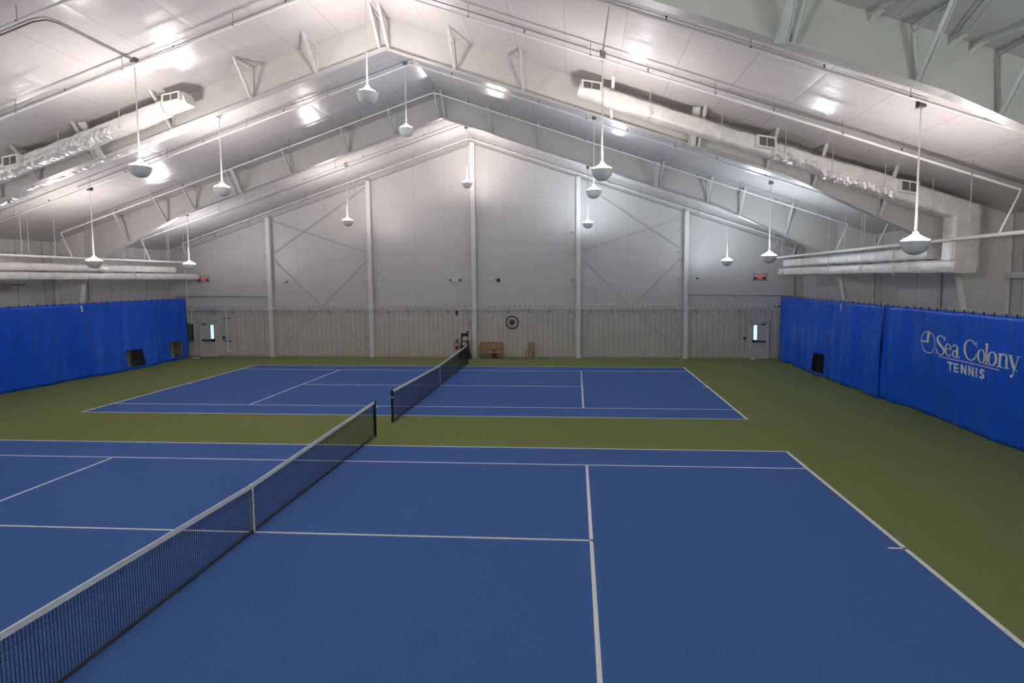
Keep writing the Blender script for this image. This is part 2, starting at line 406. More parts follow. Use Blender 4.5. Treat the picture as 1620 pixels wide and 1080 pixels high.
# ------------------------------------------------------------------ pendant lights
def make_pendant():
    r = thing('pendant_light', '', 'pendant light', (0, 0, 0), 'bowl uplights hung from the roof')
    MB().lathe([(.0, -.300), (.05, -.298), (.12, -.280), (.19, -.235), (.245, -.170), (.28, -.09), (.296, -.02), (.305, 0), (.305, .012), (.285, .012)], n=32).build('bowl', M['bowl'], r, smooth=True)
    lens = MB().lathe([(.285, .006), (.268, .030), (.215, .062), (.155, .092), (.105, .122), (.07, .155), (.055, .172)], n=20).build('lens', M['lens_warm'], r, smooth=True)
    MB().lathe([(.07, .155), (.072, .165), (.06, .18), (.055, .215), (.03, .235), (.0, .235)], n=16).build('neck', M['rod'], r, smooth=True)
    return r
proto = make_pendant()
lens_me = {}
def lens_mesh(k):
    if k not in lens_me:
        me = [c for c in proto.children if c.name.startswith('lens')][0].data.copy(); me.materials[0] = M['lens_'+k]; lens_me[k] = me
    return lens_me[k]
used = [False]
def pendant(x, y, z, kind, label, group='bowl uplights hung from the roof'):
    r = copy_tree(proto) if used[0] else proto
    used[0] = True
    r.location = (x, y, z); r['label'] = label; r['group'] = group
    for c in r.children:
        if c.name.startswith('lens'): c.data = lens_mesh(kind)
    zc = ceil(x)
    MB().tube([(x, y, z+.22), (x, y, zc-.08)], [.022, .016], 10).build('stem', M['rod'], r, smooth=True)
    MB().cbox((x, y, zc-.05), (.15, .15, .13)).build('ceiling_box', M['conduit'], r)
    return r
P = [(.18, 6.05, 10.03, 'warm', 'bowl uplight hanging below the ridge, nearest to the camera of the ridge row'),
     (-6.34, 5.56, 7.99, 'warm', 'bowl uplight hanging in front of the wrapped duct on the left roof slope'),
     (-6.81, 9.97, 8.12, 'warm', 'bowl uplight hanging just beyond the ducted roof frame, left of the ridge'),
     (-.37, 11.49, 10.49, 'dim', 'bowl uplight hanging under the ridge apex of the farthest roof frame, dimmer'),
     (-13.69, 11.89, 5.57, 'warm', 'bowl uplight hanging low in front of the paired ducts above the left curtain'),
     (-14.45, 18.57, 5.62, 'neutral', 'bowl uplight hanging low beside the exit sign in the far left corner'),
     (-6.26, 19.81, 7.94, 'warm', 'bowl uplight hanging in front of the far wall beside the second column from the left'),
     (.14, 20.74, 10.02, 'warm', 'smallest-looking bowl uplight, high in front of the middle column of the far wall'),
     (6.81, 5.66, 7.70, 'warm', 'larger bowl uplight of the close pair hanging right of the ridge'),
     (6.78, 11.73, 8.09, 'low', 'middle bowl uplight of the three hanging in a cluster right of the ridge'),
     (6.75, 20.94, 7.78, 'cool', 'lowest and smallest bowl uplight of the three in the cluster right of the ridge'),
     (14.12, 20.35, 5.66, 'cool', 'smaller bowl uplight of the pair low in front of the far right corner'),
     (13.75, 12.84, 5.61, 'cool', 'bowl uplight hanging low at the far end of the right-hand ducts'),
     (13.61, 3.12, 5.53, 'warm', 'biggest and nearest bowl uplight, hanging in front of the duct riser on the right')]
for p in P: pendant(*p)
for y in (-4.3, -11.6):
    for x in (-13.7, -6.7, 0, 6.7, 13.7):
        pendant(x, y, ceil(x)-3.05, 'old', 'bowl uplight hanging over the near part of the hall, outside the picture', 'uplights outside the picture')
pendant(-13.6, 3.4, 5.5, 'warm', 'bowl uplight hanging low over the left side, outside the picture', 'uplights outside the picture')

# ------------------------------------------------------------------ sprinkler pipes
def slope_pts(y, off, x0, x1, step=3.):
    pts = [(x0, y, ceil(x0)-off)]
    if x0 < 0 < x1:
        pts += [(-.25, y, ceil(.25)-off), (0, y, RIDGE-off-.02), (.25, y, ceil(.25)-off)]
    pts.append((x1, y, ceil(x1)-off)); return pts
MAINX, MAINZ = 16.95, 5.82
def branch(y, label, r=.032, off=.34):
    xe = 17.42
    pts = slope_pts(y, off, -xe, xe)
    pts = [(-MAINX, y, MAINZ+.02)] + pts + [(MAINX, y, MAINZ+.02)]
    t = thing('sprinkler_branch_pipe', label, 'sprinkler pipe', (0, y, RIDGE-off), 'sprinkler branch pipes under the roof')
    MB().tube(pts, r, 8).build('pipe', M['pipe'], t, smooth=True)
    for i in range(11):
        x = -16.2+i*3.24
        h = MB().tube([(x, y, ceil(x)-off), (x, y, ceil(x)+.01)], .008, 5); h.lathe([(r+.008, -.02), (r+.008, .02)], (x, y, ceil(x)-off), 8)
        h.build('hanger', M['conduit'], t)
        xx = x+1.5
        if xx < 16.5:
            s_ = MB().tube([(xx, y, ceil(xx)-off), (xx, y, ceil(xx)-off+.1)], .014, 6); s_.lathe([(.03, .10), (.03, .108)], (xx, y, ceil(xx)-off), 8)
            s_.build('sprinkler_head', M['darkmetal'], t)
    return t
branch(2.38, 'white sprinkler branch pipe running up the roof just behind the nearest frame')
branch(5.30, 'white sprinkler branch pipe across the roof between the nearest frame and the ducted frame')
branch(11.1, 'white sprinkler branch pipe across the roof just behind the ducted frame', .028)
branch(14.3, 'white sprinkler branch pipe across the roof close in front of the farthest frame', .028)
branch(19.0, 'white sprinkler branch pipe across the roof just behind the farthest frame', .026)
branch(22.1, 'white sprinkler branch pipe along the gable close to the far wall', .026)
for sx, nm in ((-1, 'left'), (1, 'right')):
    t = tag(MB().tube([(sx*MAINX, -14, MAINZ), (sx*MAINX, 22.4, MAINZ)], .055, 12).build('sprinkler_main_pipe', M['pipe'], origin=(sx*MAINX, 22.4, MAINZ), smooth=True),
            'white sprinkler main running level above the %s ducts and curtain' % nm, 'sprinkler pipe', 'sprinkler main pipes')
    for y in (4.1, 6.4, 9.4, 12.0, 13.5, 17.2, 18.6, 20.4, 21.6):
        MB().tube([(sx*MAINX, y, MAINZ), (sx*MAINX, y, ceil(MAINX)+.01)], .011, 5).build('hanger', M['brace'], t)

# ------------------------------------------------------------------ electrical conduit
def conduit(pts, label, r=.016, boxes=()):
    o = MB().tube(pts, r, 6).build('electrical_conduit', M['conduit'], origin=pts[0]); return tag(o, label, 'conduit', 'electrical conduit runs')
conduit(slope_pts(5.62, .055, -14.2, 17.9), 'grey conduit feeding the uplights between the nearest and the ducted roof frame')
conduit(slope_pts(11.35, .055, -13.7, 13.8), 'grey conduit feeding the uplights between the ducted and the farthest roof frame')
conduit(slope_pts(20.4, .055, -14.4, 14.2), 'grey conduit feeding the uplights in the roof bay next to the far wall')
conduit(slope_pts(2.9, .055, 1.2, 13.62), 'grey conduit close behind the nearest frame, ending at the biggest uplight')
conduit([(-6.34, 5.5, ceil(6.34)-.05), (-6.34, 3.25, ceil(6.34)-.05), (-6.42, 3.02, ceil(6.42)-.05), (-6.65, 2.93, ceil(6.65)-.05), (-17, 2.93, ceil(17)-.05)], 'grey conduit bending round a corner on the left roof slope', .02)
conduit([(6.81, 5.6, ceil(6.81)-.05), (6.85, 2.95, ceil(6.85)-.05)], 'short grey conduit running towards the camera from the uplight right of the ridge', .02)

# ------------------------------------------------------------------ wrapped air ducts
def lumpy(mb, a, b, side, w, h0, h1, step=.16, seed=0, up=None, trans=None):
    """a rounded-rectangle wrapped duct from a to b; 'a','b' are centre points, side = width direction"""
    a, b, side = Vector(a), Vector(b), Vector(side); d = (b-a); Ln = d.length; d.normalize(); up = side.cross(d).normalized()
    n = max(2, int(Ln/step)); rings = []
    ring = []; K = 5; r = .09
    for cx, cy, a0 in ((1, 1, 0), (-1, 1, 90), (-1, -1, 180), (1, -1, 270)):
        for k in range(K):
            an = math.radians(a0 + 90*k/(K-1)); ring.append((cx, cy, math.cos(an), math.sin(an)))
    for i in range(n+1):
        t = i/n; p = a + d*(Ln*t)
        tt = t if trans is None else min(1, max(0, (t-trans[0])/(trans[1]-trans[0])))
        h = h0+(h1-h0)*tt; s_ = Ln*t
        bul = .016*math.exp(-((s_ % 1.22 - .61)/.05)**2)
        R = []
        for cx, cy, ca, sa in ring:
            q = p + side*(cx*(w/2-r) + ca*r) + up*(cy*(h/2-r) + sa*r)
            nv = side*ca + up*sa
            am = .030*noise.noise(q*2.1+Vector((seed, 0, 0))) + .018*noise.noise(q*6.+Vector((0, seed, 0)))
            R.append(q + nv*(am+bul))
        rings.append(R)
    m = len(ring); vs = [q for R in rings for q in R]; fs = []
    for i in range(n):
        for k in range(m):
            k2 = (k+1) % m; fs.append((i*m+k, i*m+k2, (i+1)*m+k2, (i+1)*m+k))
    fs.append(tuple(reversed(range(m)))); fs.append(tuple(range(n*m, (n+1)*m)))
    mb.add(vs, fs)

def register(parent, x0, x1, z0, z1, yf, sl):
    """air register facing the camera, following the slope sl (dz per +x)"""
    dx = x1-x0
    def P3(u, v, y): return (x0+u*dx, y, z0+(z1-z0)*v + sl*(u-.5)*dx*.55)
    fr = MB(); b = .09
    def quadbox(u0, u1, v0, v1, y0, y1, mb):
        mb.add([P3(u, v, y) for y in (y0, y1) for u, v in ((u0, v0), (u1, v0), (u1, v1), (u0, v1))],
               [(0,1,2,3),(7,6,5,4),(0,4,5,1),(1,5,6,2),(2,6,7,3),(3,7,4,0)])
    for q in ((0, 1, 0, .14), (0, 1, .86, 1), (0, b, .14, .86), (1-b, 1, .14, .86), (.485, .515, .14, .86)): quadbox(*q, yf-.03, yf, fr)
    quadbox(0, 1, 0, 1, yf, yf+.16, fr)
    o = fr.build('register', M['register'], parent)
    lv = MB(); quadbox(b, 1-b, .14, .86, yf-.004, yf-.001, lv)
    lv.build('register_opening', M['louvre'], o)
    l2 = MB()
    for k in range(4):
        v = .2+.16*k; quadbox(b, 1-b, v, v+.045, yf-.02, yf-.006, l2)
    l2.build('louvres', M['conduit'], o)

def foil(parent, sx, x0, x1, yc, zfun, wd=.09, seed=1):
    rnd = random.Random(seed); f = MB(); n = int(abs(x1-x0)/.07); prev = None
    vs, fs = [], []
    for i in range(n+1):
        x = x0+(x1-x0)*i/n; z = zfun(x)
        for k in range(4):
            vs.append((sx*(x+rnd.uniform(-.02, .02)), yc + (-.115, -.125, .0, .2)[k] + rnd.uniform(-.03, .012), z + (.15, .0, -.05, -.03)[k] + rnd.uniform(-wd*.7, wd*.4)))
    for i in range(n):
        for k in range(3): fs.append((i*4+k, i*4+k+1, (i+1)*4+k+1, (i+1)*4+k))
    o = f.add(vs, fs).build('foil_tape', M['foil'], parent)
    md = o.modifiers.new('thick', 'SOLIDIFY'); md.thickness = .006
    return o

def air_duct(sx, yc, low, label, seed):
    """sloped run under the roof, riser, level run above the curtain"""
    t = thing('air_duct', label, 'air duct', (sx*17.4, yc, 4.85), 'wrapped air ducts')
    w = .56; xt = 6.95 if low else 6.2
    sl = math.sqrt(1+SL*SL)
    def mid(x, h): return (sx*x, yc, ceil(x)-.30*1.0-h*sl/2)
    m = MB(); h0, h1 = .42, .58
    a = mid(xt, .46); b = mid(17.75, .56)
    lumpy(m, a, b, (0, 1 if sx > 0 else 1, 0), w, h0, h1, seed=seed, trans=(.58, .72))
    m.build('sloped_run', M['wrap'], t, smooth=True)
    zb = 4.9 if low else 5.3
    r = MB(); lumpy(r, (sx*17.52, yc, 6.72), (sx*17.52, yc, zb+.1), (0, 1, 0), w, .78, .78, seed=seed+3)
    r.build('riser', M['wrap'], t, smooth=True)
    s_ = MB(); zc = (5.06 if low else 5.50) if sx > 0 else (4.98 if low else 5.37)
    yend = (21.2 if low else 20.6) if sx > 0 else (23.05 if low else 21.1)
    yst = yc-.4 if low else yc-.3
    hh = .37 if sx > 0 else .34
    lumpy(s_, (sx*17.42, yst, zc), (sx*17.42, yend, zc), (1, 0, 0), .62, hh+.05, hh, seed=seed+7, trans=(.1, .3))
    s_.build('level_run', M['wrap'], t, smooth=True)
    sd = sx
    if low:
        xe = xt
        register(t, *sorted((sx*(xt-.68), sx*(xt-.08))), ceil(xt)-.44-.0, ceil(xt)-.17, yc-w/2-.05, -sx*SL)
        e = MB(); lumpy(e, mid(xt-.75, .42), mid(xt+.1, .42), (0, 1, 0), w*.86, .40, .42, seed=seed+11); e.build('end_box', M['register'], t, smooth=True)
        for xr in (11.68, 15.75) if sx > 0 else (12.0, 15.9):
            zt = ceil(xr)-.30-.04
            register(t, *sorted((sx*(xr-.27), sx*(xr+.27))), zt-.33, zt+.02, yc-w/2-.13, -sx*SL)
    def under(x): return ceil(x)-.30-(.42 if x < 13.4 else .55)*sl
    yb = yc-w/2 if low else yc-w/2+.05
    for (f0, f1) in (((11.9, 15.4),) if sx > 0 and low else ((8.6, 16.8),) if sx < 0 and low else ((8.0, 16.5),)):
        foil(t, sx, f0, f1, yb+.07, under, .10, seed)
    for xh in ((8.3, 10.4, 12.25, 13.6, 15.1, 16.45) if low else (8.5, 11., 13.5, 16.)):
        hm = MB()
        for y in (yc-w/2-.06, yc+w/2+.03):
            if low and y > FRAMES[1]-.2: y = yc+w/2
            hm.tube([(sx*xh, y, ceil(xh)+.01), (sx*xh, y, under(xh)-.03)], .009, 5)
        hm.bar((sx*xh, yc-w/2-.1, under(xh)-.03), (sx*xh, yc+w/2+.02, under(xh)-.03), .03, .02)
        hm.build('hanger_rod', M['brace'], t)
    if low:
        for yh in (20.4, 18.0, 15.2, 12.4, 10.2):
            if abs(yh-FRAMES[2]) < .3: continue
            hm = MB()
            for xx in (17.05,):
                hm.tube([(sx*xx, yh, ceil(xx)+.01), (sx*xx, yh, zc-hh/2-.05)], .010, 5)
            hm.bar((sx*17.0, yh, zc-hh/2-.06), (sx*17.8, yh, zc-hh/2-.06), .03, .02)
            hm.build('hanger_rod', M['brace'], t)
    return t
air_duct(1, 7.58, True, 'white wrapped duct on the right, before the ducted frame, dropping to the lower run', 11)
air_duct(1, 8.78, False, 'white wrapped duct on the right, behind the ducted frame, feeding the upper run', 23)
air_duct(-1, 7.58, True, 'white wrapped duct on the left, before the ducted frame, feeding the lower run', 37)
air_duct(-1, 8.78, False, 'white wrapped duct on the left, behind the ducted frame, feeding the upper run', 51)

# ------------------------------------------------------------------ curtains
def lerp_tab(tab, y):
    if y <= tab[0][0]: return tab[0][1]
    for (a, va), (b, vb) in zip(tab, tab[1:]):
        if y <= b: 
            t = (y-a)/(b-a); t = t*t*(3-2*t); return va+(vb-va)*t
    return tab[-1][1]
RB = [(-14, 18.1), (5.6, 18.16), (7, 18.10), (9.5, 18.22), (11.8, 18.12), (12.6, 17.98), (14.5, 17.93), (18.7, 17.83), (20.5, 17.82), (23.4, 17.86)]
LB = [(-14, -18.0), (11.6, -18.0), (13.2, -18.03), (14.4, -17.96), (15.8, -17.92), (16.7, -17.62), (18, -17.5), (19.8, -17.55), (21, -17.78), (23, -17.84)]
ZT = 3.66
def curt_x(side, y, z, ph=0., calm=False):
    base = lerp_tab(RB if side > 0 else LB, y); top = side*18.0
    q = max(0, 1-z/ZT); f = q**1.6
    x = top + (base-top)*f
    A = (.034+.055*q)
    s_ = math.sin(y*4.1+ph+.5*math.sin(z*1.1+y)) * .5 + math.sin(y*2.3+1.7*ph+.35*z) * .8 + .5*math.sin(y*7.3+ph*.7-.6*z)*(1-.3*q) + .7*noise.noise(Vector((y*.8, z*.45, ph)))
    x += A*s_*(.35 if calm else 1.)
    x += .02*noise.noise(Vector((y*2.2, z*1.6, 3+ph)))
    return x
def logo_calm(y): return 5.4 < y < 10.6
def panel_x(side, y, z, ph):
    k = 0.
    if side > 0: k = min(1, max(0, (y-5.0)/.8))*min(1, max(0, (11.2-y)/.8))
    return curt_x(side, y, z, ph)*(1-k)+curt_x(side, y, z, ph, True)*k

def curtain(side, y0, y1, ph, holes, label, hooks=True, shift=0.):
    t = None
    ys = sorted(set([round(y0+(y1-y0)*i/int((y1-y0)/.085), 4) for i in range(int((y1-y0)/.085)+1)] + [h for H in holes for h in H[:2]]))
    zs = sorted(set([round(.015+(ZT-.015)*i/26, 4) for i in range(27)] + [h for H in holes for h in H[2:]]))
    mb = MB(); ny, nz = len(ys), len(zs)
    vs = [(panel_x(side, y, z, ph)+shift, y, z) for y in ys for z in zs]
    fs = []
    for i in range(ny-1):
        for j in range(nz-1):
            yc, zc = (ys[i]+ys[i+1])/2, (zs[j]+zs[j+1])/2
            if any(H[0] < yc < H[1] and H[2] < zc < H[3] for H in holes): continue
            q = (i*nz+j, (i+1)*nz+j, (i+1)*nz+j+1, i*nz+j+1)
            fs.append(q if side < 0 else q[::-1])
    o = mb.add(vs, fs).build('court_curtain', M['curtain'], origin=(side*18.0, (y0+y1)/2, 0), smooth=False)
    for p in o.data.polygons: p.use_smooth = True
    md = o.modifiers.new('thick', 'SOLIDIFY'); md.thickness = .006; md.offset = 0
    tag(o, label, 'curtain', 'blue court curtains')
    if hooks:
        y = y0+.12
        while y < y1:
            if y > 3.:
                x = panel_x(side, y, ZT, ph)+shift
                h = MB().bar((x, y, ZT-.05), (x, y, ZT+.045), .034, .022, up=(1,0,0)); h.tube([(x, y, ZT+.03), (side*18.0, y, ZT+.075)], .012, 5)
                h.build('hook', M['darkmetal'], o)
            y += .42
    return o

HR = [(17.23, 18.33, .14, 1.06)]
HL = [(17.95, 18.95, .16, 1.04), (21.25, 22.32, .20, 1.10)]
ca = curtain(1, 20.35, 23.3, 2.1, [], 'narrow far end panel of the blue curtain on the right, next to the far wall', shift=.02)
cb = curtain(1, 12.5, 20.45, .4, HR, 'middle panel of the right blue curtain, with a black square vent near its hem', shift=-.03)
cc = curtain(1, -13.5, 12.55, 1.3, [], 'near panel of the blue curtain on the right, carrying the white lettering', shift=.02)
cl = curtain(-1, -13.5, 22.95, .9, HL, 'long blue curtain along the left wall, with two square openings near its hem')
for side, nm in ((1, 'right'), (-1, 'left')):
    tag(MB().tube([(side*18.0, -14.6, ZT+.08), (side*18.0, YW-.03, ZT+.08)], .010, 6).build('curtain_cable', M['brace'], origin=(side*18.0, YW-.03, ZT+.08)),
        'steel cable the blue curtain on the %s hangs from' % nm, 'cable', 'curtain cables')

# lettering -------------------------------------------------------
def ribbon(mb, pts, ws, fn, sub=3):
    """pts in (u, z), u to the right in the picture; fn maps (u,z) to a point on the cloth"""
    P_ = [Vector((p[0], p[1])) for p in pts]; W_ = ws if isinstance(ws, (list, tuple)) else [ws]*len(pts)
    n = len(P_); L, R = [], []
    for i in range(n):
        d = (P_[min(i+1, n-1)]-P_[max(i-1, 0)]); d.normalize(); nn = Vector((-d.y, d.x))
        L.append(P_[i]+nn*W_[i]/2); R.append(P_[i]-nn*W_[i]/2)
    dense = []
    for i in range(n-1):
        for k in range(sub):
            t = k/sub; dense.append((L[i].lerp(L[i+1], t), R[i].lerp(R[i+1], t)))
    dense.append((L[-1], R[-1]))
    vs, fs = [], []
    for l, r in dense: vs += [fn(*l), fn(*(l.lerp(r, .5))), fn(*r)]
    for i in range(len(dense)-1):
        for k in range(2): fs.append((i*3+k, i*3+k+1, (i+1)*3+k+1, (i+1)*3+k))
    mb.add(vs, fs)
def arc(cx, cz, rx, rz, a0, a1, wn, wx, n=22, tilt=0.):
    pts, ws = [], []
    for i in range(n+1):
        a = math.radians(a0+(a1-a0)*i/n); pts.append((cx+rx*math.cos(a), cz+rz*math.sin(a)))
        ws.append(wn+(wx-wn)*abs(math.cos(a-math.radians(tilt)))**1.6)
    return pts, ws
def smooth(pts, ws, n=6):
    out, ow = [], []
    for i in range(len(pts)-1):
        p0, p1, p2, p3 = (Vector(pts[max(i-1, 0)]), Vector(pts[i]), Vector(pts[i+1]), Vector(pts[min(i+2, len(pts)-1)]))
        for k in range(n):
            t = k/n
            out.append(tuple(.5*((2*p1)+(p2-p0)*t+(2*p0-5*p1+4*p2-p3)*t*t+(3*p1-p0-3*p2+p3)*t**3))); ow.append(ws[i]+(ws[i+1]-ws[i])*t)
    out.append(tuple(pts[-1])); ow.append(ws[-1]); return out, ow
def fnR(u, z): return Vector((panel_x(1, -u, z, 1.3)+.02-.012, -u, z))
lt = MB()
def rb(p, w, sub=3): ribbon(lt, p, w, fnR, sub)
# S e a
rb(*smooth([(-8.90,2.68),(-8.97,2.785),(-9.09,2.825),(-9.20,2.77),(-9.225,2.67),(-9.12,2.55),(-8.98,2.44),(-8.91,2.34),(-8.97,2.23),(-9.10,2.20),(-9.22,2.26),(-9.275,2.38)],
           [.02,.03,.03,.055,.08,.095,.095,.08,.05,.03,.03,.02]), 1)
rb([(-8.885,2.82),(-8.885,2.66)], .022); rb([(-9.285,2.40),(-9.285,2.21)], .022)
rb(*arc(-8.69,2.405,.150,.195,8,322,.026,.075), 1); rb([(-8.83,2.435),(-8.535,2.435)], .026)
rb([(-8.275,2.50),(-8.275,2.27)], .07); rb(*arc(-8.36,2.50,.095,.10,0,165,.03,.06,14), 1); rb(*arc(-8.375,2.315,.085,.105,0,360,.03,.065,20), 1)
rb([(-8.275,2.29),(-8.25,2.235),(-8.20,2.22),(-8.155,2.25)], [.06,.045,.03,.02])
rb([(-8.36,2.40),(-8.29,2.43)], .03)
# C
rb(*arc(-7.72,2.52,.275,.305,38,318,.028,.090,34), 1); rb([(-7.45,2.82),(-7.45,2.62)], .024); rb([(-7.47,2.44),(-7.51,2.32)], .02)
# o l o n y
rb(*arc(-7.25,2.405,.145,.195,0,360,.024,.085,28), 1)
rb([(-7.015,2.81),(-7.015,2.20)], .078); rb([(-7.13,2.20),(-6.90,2.20)], .026); rb([(-7.11,2.775),(-6.98,2.80)], .026)
rb(*arc(-6.77,2.395,.145,.195,0,360,.024,.085,28), 1)
rb([(-6.50,2.58),(-6.50,2.20)], .072); rb([(-6.60,2.20),(-6.41,2.20)], .024); rb([(-6.58,2.555),(-6.48,2.585)], .024)
rb(*arc(-6.385,2.455,.115,.125,155,0,.035,.07,14), 1); rb([(-6.275,2.46),(-6.275,2.20)], .08); rb([(-6.37,2.20),(-6.185,2.20)], .024)
rb([(-6.14,2.575),(-5.985,2.19)], .085); rb([(-5.855,2.575),(-5.985,2.20),(-6.03,2.08),(-6.075,2.01)], [.03,.032,.03,.028]); rb([(-6.24,2.58),(-6.05,2.58)], .024); rb([(-5.93,2.58),(-5.79,2.58)], .024)
rb(*arc(-6.115,2.005,.022,.022,0,360,.04,.04,12), 1); rb(*arc(-5.905,2.18,.012,.012,0,360,.022,.022,10), 1); rb(*arc(-9.41,2.22,.010,.010,0,360,.02,.02,10), 1)
rb([(-9.15,2.135+.0*i) if i == 0 else (-9.15+2.64*i/20, 2.135-.001*i) for i in range(21)], .026, 1)
# TENNIS
def sans(ch, x, w, z0, z1, sw, rb):
    zm = (z0+z1)/2; h = sw/2
    if ch == 'T': rb([(x, z1-h), (x+w, z1-h)], sw); rb([(x+w/2, z1), (x+w/2, z0)], sw)
    if ch == 'E':
        rb([(x+h, z1), (x+h, z0)], sw)
        for z in (z1-h, zm, z0+h): rb([(x, z), (x+w, z)], sw*.95)
    if ch == 'N': rb([(x+h, z0), (x+h, z1)], sw); rb([(x+h, z1), (x+w-h, z0)], sw); rb([(x+w-h, z0), (x+w-h, z1)], sw)
    if ch == 'I': rb([(x+w/2, z0), (x+w/2, z1)], sw)
    if ch == 'X': rb([(x, z0), (x+w, z1)], sw); rb([(x, z1), (x+w, z0)], sw)
    if ch == 'S': rb(*smooth([(x+w-.01, z1-.06), (x+w*.5, z1-h), (x+h, z1-.085), (x+w*.5, zm), (x+w-h, z0+.085), (x+w*.5, z0+h), (x+.01, z0+.06)], [sw]*7), 1)
for ch, x, w in (('T',-8.73,.27), ('E',-8.41,.19), ('N',-8.13,.23), ('N',-7.81,.25), ('I',-7.47,.06), ('S',-7.31,.21)):
    sans(ch, x, w, 1.735, 2.03, .058, rb)
o = lt.build('lettering', M['letter'], cc); o.modifiers.new('thick', 'SOLIDIFY').thickness = .004
o['label'] = 'cream serif lettering and TENNIS line'
em_ = MB()
def rbe(p, w, sub=3): ribbon(em_, p, w, fnR, sub)
rbe(*arc(-9.74,2.535,.375,.365,0,360,.03,.03,44), 1)
rbe([(-9.695,2.87),(-9.74,2.76),(-9.775,2.64),(-9.795,2.53)], [.14,.12,.10,.09]); rbe([(-10.11,2.545),(-9.76,2.545)], .05)
o = em_.build('emblem', M['letter'], cc); o.modifiers.new('thick', 'SOLIDIFY').thickness = .004
def number_one(parent, side, yc, ph, sh):
    m = MB()
    def fn(u, z): return Vector((panel_x(side, -u if side > 0 else u, z, ph)+sh-side*.012, -u if side > 0 else u, z))
    u0 = -yc if side > 0 else yc
    ribbon(m, [(u0, 3.24), (u0, 3.55)], .07, fn); ribbon(m, [(u0+.02, 3.53), (u0-.09, 3.46)], .05, fn)
    o = m.build('court_number', M['whitevinyl'], parent); o.modifiers.new('thick', 'SOLIDIFY').thickness = .004
number_one(cb, 1, 15.9, .4, -.03); number_one(cl, -1, 15.7, .9, 0)

# vents and grilles by the curtain openings
t = thing('return_air_vent', 'black mesh vent filling the square opening of the right curtain', 'vent', (18.05, 17.78, 0), 'vents behind the curtain openings')
v = MB().box((17.99, 17.18, .10), (18.12, 18.38, 1.10)); v.build('vent_box', M['black'], t)
b = MB()
for k in range(13): b.box((17.972, 17.25+k*.088, .14), (17.99, 17.265+k*.088, 1.06))
for k in range(9): b.box((17.974, 17.22, .16+k*.105), (17.99, 18.34, .175+k*.105))
b.build('mesh_screen', M['darkmetal'], t)
for yc, z0, z1, lb in ((18.45, .0, 1.2, 'brown-grey wall grille seen through the nearer opening of the left curtain'),
                       (21.8, .0, 1.25, 'brown-grey wall grille seen through the far corner opening of the left curtain')):
    t = thing('return_air_vent', lb, 'vent', (-18.6, yc, 0), 'vents behind the curtain openings')
    g = MB().box((-19.3, yc-.75, z0), (-18.5, yc+.75, z1)); g.build('vent_box', M['grille'], t)
    l = MB()
    for k in range(8): l.bar((-18.49, yc-.7, .12+k*.13), (-18.49, yc+.7, .12+k*.13), .03, .07)
    l.build('louvres', M['grille'], t)
    MB().box((-18.5, yc+.42, .02), (-18.42, yc+.5, z1)).build('side_flange', M['doorframe'], t)

# ------------------------------------------------------------------ far wall fittings
yf = YW-.072
t = thing('wall_rail', 'long white double rail along the far wall above the doors, with small hanging hooks', 'rail', (0, YW-.3, 3.0))
for z in (3.06, 2.95):
    MB().tube([(-18.25, YW-.31, z), (17.55, YW-.31, z)], .032 if z > 3 else .024, 8).build('rail_tube', M['pipe'], t, smooth=True)
for X in COLX:
    MB().box((X-.15, YW-.36, 2.93), (X+.15, YW-.272, 3.09)).build('rail_clamp', M['pipe'], t)
x = -16.4
while x < 17.2:
    if min(abs(x-c) for c in COLX) > .35:
        h = MB().tube([(x, YW-.31, 3.1), (x, YW-.31, 2.78)], .012, 5); h.tube([(x, YW-.31, 2.78), (x+.05, YW-.34, 2.74), (x+.12, YW-.34, 2.78)], .016, 5)
        h.build('hook', M['darkmetal'], t)
    x += 1.23

def door(nm, x0, x1, hinge_right, label):
    yd = YW-.06
    d = MB().box((x0, yd-.045, .03), (x1, yd, 2.10)).build(nm, M['door']); struct(d); d['label'] = label
    f = MB()
    for a, b in ((x0-.10, x0), (x1, x1+.10)): f.box((a, yd-.09, 0), (b, yd+.005, 2.2))
    f.box((x0-.10, yd-.09, 2.10), (x1+.10, yd+.005, 2.2)); f.box((x0-.16, yd-.13, 2.2), (x1+.16, yd, 2.26))
    f.box((x0, yd-.08, 0), (x1, yd, .03))
    f.build('door_frame', M['doorframe'], d)
    gx = (x0+.10, x0+.31) if hinge_right else (x1-.31, x1-.10)
    MB().box((gx[0], yd-.052, 1.10), (gx[1], yd-.046, 1.98)).build('vision_panel', M['glass'], d)
    g = MB()
    for a, b, c_, e in ((gx[0]-.04, gx[0], 1.06, 2.02), (gx[1], gx[1]+.04, 1.06, 2.02), (gx[0], gx[1], 1.06, 1.10), (gx[0], gx[1], 1.98, 2.02)): g.box((a, yd-.06, c_), (b, yd-.046, e))
    g.build('vision_panel_trim', M['darkmetal'], d)
    p = MB().box((x0+.06, yd-.11, .98), (x1-.06, yd-.07, 1.06)); ex = x0+.06 if hinge_right else x1-.14
    p.box((ex, yd-.12, .95), (ex+.09, yd-.046, 1.12)); p.box((x0+.06, yd-.07, 1.0), (x0+.12, yd-.046, 1.05)); p.box((x1-.12, yd-.07, 1.0), (x1-.06, yd-.046, 1.05))
    p.build('panic_bar', M['black'], d)
    cx = x1-.36 if hinge_right else x0+.06
    q = MB().box((cx, yd-.11, 1.99), (cx+.3, yd-.046, 2.06)); q.build('door_closer', M['louvre'], d)
    return d
door('door_1', -17.36, -16.42, False, 'grey steel door with narrow glass in the far left corner')
door('door_2', 16.42, 17.30, True, 'grey steel door with narrow glass in the far right corner')

